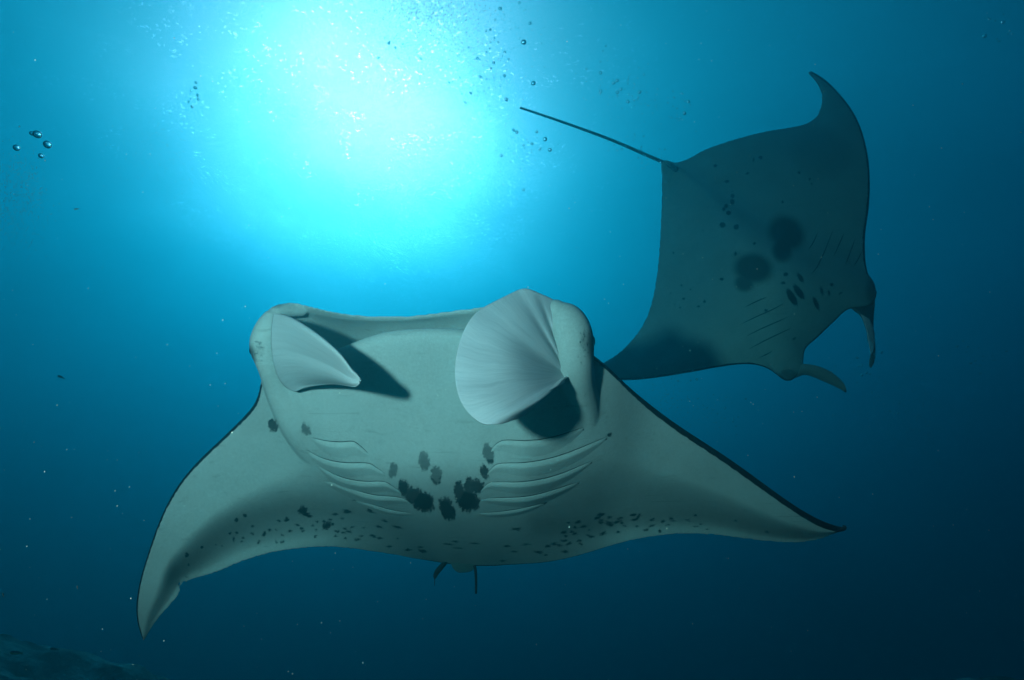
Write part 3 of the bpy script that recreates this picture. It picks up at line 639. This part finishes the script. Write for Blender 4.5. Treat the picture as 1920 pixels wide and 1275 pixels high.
# its two head fins
G = fin_patch([(1486,682,4.66),(1505,682,4.62),(1528,685,4.60),(1552,694,4.58),(1572,708,4.57),(1584,722,4.56),(1587.5,735,4.56)], [(1470,708,4.68),(1490,709,4.66),(1508,703,4.64),(1530,709,4.62),(1553,719,4.60),(1574,729,4.58),(1585,736,4.565)],
              [(1486,682,4.66),(1478,690,4.66),(1472,700,4.67),(1470,708,4.68)], 40, 20, -0.015)
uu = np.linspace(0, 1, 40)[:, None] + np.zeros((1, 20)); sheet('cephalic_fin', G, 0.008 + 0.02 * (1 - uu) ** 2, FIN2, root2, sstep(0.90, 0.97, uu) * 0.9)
G = fin_patch([(1596,560,4.74),(1598,574,4.70),(1614,588,4.68),(1622,604,4.67),(1627,622,4.67),(1629,640,4.68)], [(1641,556,4.76),(1640,575,4.78),(1638.5,592,4.80),(1638,610,4.80),(1637.5,626,4.80),(1637,640,4.80)],
              [(1596,560,4.74),(1612,556,4.74),(1628,554,4.75),(1641,556,4.76)], 36, 18, -0.01)
uu = np.linspace(0, 1, 36)[:, None] + np.zeros((1, 18))
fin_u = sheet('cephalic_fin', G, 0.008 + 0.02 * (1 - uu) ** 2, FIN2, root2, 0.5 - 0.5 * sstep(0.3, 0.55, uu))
G = fin_patch([(1613.5,589,4.675),(1621,604,4.665),(1626,622,4.66),(1629,640,4.66),(1632,655,4.66),(1633,664,4.66)], [(1630,598,4.68),(1637,613,4.69),(1640,630,4.70),(1640.5,645,4.70),(1638,656,4.69),(1634,664,4.66)],
              [(1613.5,589,4.675),(1618,591,4.67),(1625,595,4.67),(1630,598,4.68)], 30, 12, 0.0)
sheet('fin_sunlit_face', G, np.full((30, 12), 0.004), FIN3, fin_u)  # inner side of the fin, its sunlit streak painted as a pale sheet
G = fin_patch([(1633,648,4.70),(1633,662,4.70),(1631,674,4.70),(1630.5,684,4.70),(1633,688.5,4.70)], [(1641,640,4.71),(1641.5,655,4.71),(1640.5,670,4.71),(1638,682,4.71),(1634,689,4.70)],
              [(1633,648,4.70),(1636,645,4.70),(1639,642,4.70),(1641,640,4.71)], 24, 12, -0.004)
sheet('fin_tip', G, np.full((24, 12), 0.008), FIN2, fin_u, np.full((24, 12), 0.35))
sphere('eye', at(1637, 549, 4.80), 0.030, EYE, root2, sc3=(0.7, 1, 1)); sphere('eye', at(1479, 706, 4.68), 0.030, EYE, root2, sc3=(1, 0.7, 0.8))
adopt(root2)
for c in list(root1.children) + list(root2.children):
    for g in c.children: g.matrix_parent_inverse = Matrix.Identity(4)

# ================================================================== small things in the water
def ico(sub):
    bm = bmesh.new(); bmesh.ops.create_icosphere(bm, subdivisions=sub, radius=1)
    V = np.array([v.co[:] for v in bm.verts]); F = np.array([[v.index for v in f.verts] for f in bm.faces]); bm.free(); return V, F
m = bpy.data.materials.new('air_bubble'); m.use_nodes = True; t = m.node_tree; t.nodes.clear()
gb = N(t, 'ShaderNodeBsdfGlass', i_Roughness=0.02, i_IOR=0.752); gb.inputs['Color'].default_value = (0.97, 0.99, 1, 1)
mo = N(t, 'ShaderNodeOutputMaterial'); t.links.new(gb.outputs[0], mo.inputs['Surface']); AIR = m
m = bpy.data.materials.new('bubble_foam'); m.use_nodes = True; t = m.node_tree; t.nodes.clear()
gb2 = N(t, 'ShaderNodeBsdfGlass', i_Roughness=0.05, i_IOR=0.752); tl = N(t, 'ShaderNodeBsdfTranslucent'); tl.inputs[0].default_value = (0.9, 0.95, 1, 1)
mx = N(t, 'ShaderNodeMixShader'); mx.inputs[0].default_value = 0.5; t.links.new(gb2.outputs[0], mx.inputs[1]); t.links.new(tl.outputs[0], mx.inputs[2])
tp = N(t, 'ShaderNodeBsdfTransparent'); mx3 = N(t, 'ShaderNodeMixShader'); mx3.inputs[0].default_value = 0.55; t.links.new(mx.outputs[0], mx3.inputs[1]); t.links.new(tp.outputs[0], mx3.inputs[2])
mo = N(t, 'ShaderNodeOutputMaterial'); t.links.new(mx3.outputs[0], mo.inputs['Surface']); FOAM = m
Vb, Fb = ico(3)
bub_me = mesh_obj('air_bubble', Vb, Fb, AIR); bub_data = bub_me.data; bpy.data.objects.remove(bub_me)
def bubble(x, y, rp, d, label, group, flat=1.0):
    o = bpy.data.objects.new('air_bubble', bub_data); COL.objects.link(o)
    o.location = Vector(at(x, y, d)); r = rp * d / FPX
    o.scale = (r, r, r * flat); o.rotation_euler = (random.uniform(-.4, .4), random.uniform(-.4, .4), random.uniform(0, 3))
    return tag(o, label, 'air bubble', group)
r_ = np.random.default_rng(21)
def swarm(n, pts, sx, sy, r0, r1, d0, d1, label, group):
    """n bubbles scattered round a polyline of pixel points"""
    P = spline(pts, 200) if len(pts) > 2 else np.linspace(pts[0], pts[-1], 200)
    for _ in range(n):
        c = P[r_.integers(200)]; r = r0 + (r1 - r0) * r_.random() ** 2.6
        bubble(c[0] + r_.normal(0, sx), c[1] + r_.normal(0, sy), 0.85 * r, r_.uniform(d0, d1), label, group, r_.uniform(0.75, 1.0))
swarm(64, np.array([(905,60),(930,140),(905,200),(985,255),(985,330)], float), 30, 22, 1.3, 3.6, 2.6, 5.0, 'small clear air bubble drifting between the sun glare and the tail tip', 'bubbles by the sun glare')
swarm(52, np.array([(1140,110),(1165,165),(1190,180),(1260,190),(1290,225)], float), 22, 16, 1.3, 4.0, 3.0, 5.0, 'small clear air bubble above the long tail of the far manta', 'bubbles above the tail')
swarm(26, np.array([(1120,268),(1185,272),(1240,300)], float), 16, 8, 1.2, 2.6, 4.0, 5.0, 'tiny air bubble clinging close to the tail root of the far manta', 'bubbles at the tail root')
swarm(40, np.array([(700,50),(770,100),(850,130),(960,40),(1010,70)], float), 34, 26, 1.4, 3.8, 3.0, 5.5, 'small clear air bubble under the dense bubble plume at the top', 'bubbles below the plume')
swarm(26, np.array([(1612,655),(1640,720),(1660,745),(1690,770)], float), 16, 12, 1.2, 3.2, 3.5, 6.0, 'tiny air bubble in the trail below the far manta\'s head fins', 'bubbles below the head fins')
swarm(16, np.array([(1815,645),(1832,692),(1870,670)], float), 16, 10, 1.2, 3.0, 2.5, 4.0, 'tiny air bubble in the dark water beyond the far manta', 'bubbles in the dark water')
swarm(24, np.array([(1290,720),(1330,760),(1380,800)], float), 26, 18, 1.2, 2.8, 3.6, 5.0, 'tiny air bubble in the water between the two mantas', 'bubbles between the mantas')
swarm(12, np.array([(1858,20),(1885,50),(1905,90)], float), 12, 14, 1.4, 4.2, 2.0, 3.2, 'small air bubble in the dark upper corner beyond the curled wing', 'bubbles in the upper corner')
swarm(9, np.array([(346,188),(365,175),(378,205)], float), 9, 12, 1.8, 4.2, 2.5, 3.5, 'small air bubble of the little cluster in the bright cyan water', 'bubbles in the cyan water')
for x, y, r, d, lab in ((982,79,5.0,2.6,'larger round air bubble alone just below the top of the bubble swarm'), (1022,261,4.0,2.8,'round air bubble alone below the tail tip of the far manta'), (1031,281,3.6,2.8,'round air bubble just below its twin under the tail'),
                       (949,186,3.2,2.8,'dark rimmed air bubble just left of the tail tip'), (1000,156,4.4,3.0,'pale round air bubble just above the tail tip'),
                       (70,252,8.0,1.6,'largest air bubble floating over the milky bubble plume'), (60,250,4.5,1.62,'small air bubble touching the largest one over the milky plume'), (89,271,7.5,1.6,'tilted air bubble to the side of the largest over the milky plume'),
                       (31,277,6.0,1.6,'flattened air bubble resting on top of the milky plume'), (77,292,5.0,1.6,'lowest air bubble of the few over the milky plume')):
    bubble(x, y, r, d, lab, 'single larger bubbles', 0.85)
def cloud(name, blobs, sub, mat, label, dens_r, elong=False):
    V0, F0 = ico(sub); Vs, Fs, k = [], [], 0
    for cx, cy, sx, sy, n, d0, d1 in blobs:
        for _ in range(n):
            d = r_.uniform(d0, d1); r = (dens_r[0] + (dens_r[1] - dens_r[0]) * r_.random() ** 2) * d / FPX
            q = V0 * r
            if elong: q = q * np.array((r_.uniform(.5, 1.1), r_.uniform(.5, 1.1), r_.uniform(.7, 1.8)))
            x, y = (r_.normal(cx, sx), r_.normal(cy, sy)) if not elong else (r_.uniform(cx - sx, cx + sx), r_.uniform(cy - sy, cy + sy))
            Vs.append(q + at(x, y, d)); Fs.append(F0 + k); k += len(V0)
    o = mesh_obj(name, np.concatenate(Vs), np.concatenate(Fs), mat)
    o['kind'] = 'stuff'; o['label'] = label; return o
cloud('bubble_plume', [(810,14,60,28,1500,5,8), (795,65,62,38,900,5,8), (850,110,60,34,320,4,7)], 2, FOAM, 'dense plume of fine air bubbles at the top beside the sun glare', (0.40, 1.25))
cloud('bubble_plume', [(16,385,32,46,1500,3,5), (36,330,24,26,420,3,5), (58,360,14,26,300,3,5)], 2, FOAM, 'milky plume of fine air bubbles at the left edge', (0.35, 0.95))
cloud('bubble_mist', [(1240,730,40,22,260,5,7), (1300,770,50,24,160,5,7), (1690,790,70,38,420,5,7), (290,290,50,40,220,5,8), (1200,300,30,20,60,4,5), (940,200,50,80,170,4,6), (1180,190,60,40,120,4,6)], 1, FOAM, 'thin veils of the finest air bubbles around both mantas', (0.5, 1.1))
m, t, p, o = new_mat('plankton'); p.inputs['Base Color'].default_value = (0.72, 0.78, 0.66, 1); p.inputs['Roughness'].default_value = 0.7; PLK = m
cloud('plankton', [(960,637,1000,680,330,1.0,3.2), (300,1000,420,300,60,1.2,2.6), (1300,560,260,260,70,1.2,4.2), (120,1050,160,220,12,1.0,1.8)], 1, PLK, 'pale specks of drifting plankton', (0.4, 1.25), True)

def fish(x, y, d, lp, tilt, ycol, label, stripe=True):
    """small slender reef fish: body, tail fin, dorsal fin, eye; lp is its length in px"""
    L = lp * d / FPX; root = thing('reef_fish', Vector(at(x, y, d)), label, 'fish', 'small reef fish')
    n, ms = 26, 14; tt = np.linspace(0, 1, n)
    h = L * (0.105 * np.sin(np.pi * np.clip(tt, 0, 1) ** 0.62) ** 0.8 + 0.018 * (tt > 0.02)); h[0] = h[0] * 0.3
    th = np.linspace(0, 2 * np.pi, ms, endpoint=False)
    V = np.stack([np.repeat((tt - 0.5) * L * 0.82, ms), (0.55 * h[:, None] * np.cos(th)).ravel(), (h[:, None] * np.sin(th)).ravel()], -1)
    F = [(i * ms + j, i * ms + (j + 1) % ms, (i + 1) * ms + (j + 1) % ms, (i + 1) * ms + j) for i in range(n - 1) for j in range(ms)] + [tuple(range(ms))[::-1], tuple((n - 1) * ms + j for j in range(ms))]
    m, t, p, o = new_mat('fish_scales')
    sep = t.nodes.new('ShaderNodeSeparateXYZ'); t.links.new(objco(t), sep.inputs[0])
    c = mixc(t, ramp(t, sep.outputs['Z'], -0.02 * L, 0.03 * L), ycol, (0.02, 0.025, 0.03)); t.links.new(c, p.inputs['Base Color']); p.inputs['Roughness'].default_value = 0.4
    fin = plain('fish_fin', tuple(q * 0.5 for q in ycol))
    def flat(name, pts):
        P = np.array(pts) * L; a = np.c_[P[:, 0], np.full(len(P), -0.006 * L), P[:, 1]]; b = a.copy(); b[:, 1] *= -1; k = len(P)
        return mesh_obj(name, np.concatenate([a, b]), [tuple(range(k)), tuple(range(k, 2 * k))[::-1]] + [(i, (i + 1) % k, k + (i + 1) % k, k + i) for i in range(k)], fin, root, False)
    mesh_obj('body', V, F, m, root)
    flat('tail_fin', [(0.37, 0.02), (0.44, 0.07), (0.50, 0.11), (0.465, 0.0), (0.50, -0.11), (0.44, -0.07), (0.37, -0.02)])
    flat('dorsal_fin', [(-0.20, 0.085), (-0.08, 0.135), (0.12, 0.12), (0.26, 0.085), (0.30, 0.05), (0.10, 0.07)])
    sphere('eye', np.array((-0.33 * L, -0.035 * L, 0.02 * L)), 0.014 * L, EYE, root, 2)
    root.rotation_euler = (0, math.radians(tilt), 0)
    return root
fish(30, 1224, 4.2, 27, 3, (0.75, 0.72, 0.30), 'small fish with black back and yellow belly over the reef rubble')
fish(101, 1217, 4.6, 19, 8, (0.06, 0.09, 0.08), 'small dark slender fish beside the yellow bellied one over the reef')
fish(114, 707, 5.0, 18, 22, (0.05, 0.09, 0.09), 'small dark fish alone in open blue water left of the near manta')
fish(143, 392, 3.0, 11, -8, (0.55, 0.42, 0.10), 'tiny yellowish fish near the milky bubble plume')
fish(145, 1101, 2.6, 8, 70, (0.85, 0.80, 0.45), 'tiny pale yellow sliver of a fish above the reef slope')
fish(6, 1115, 2.8, 10, 62, (0.85, 0.80, 0.45), 'tiny pale yellow fish at the frame edge above the reef')
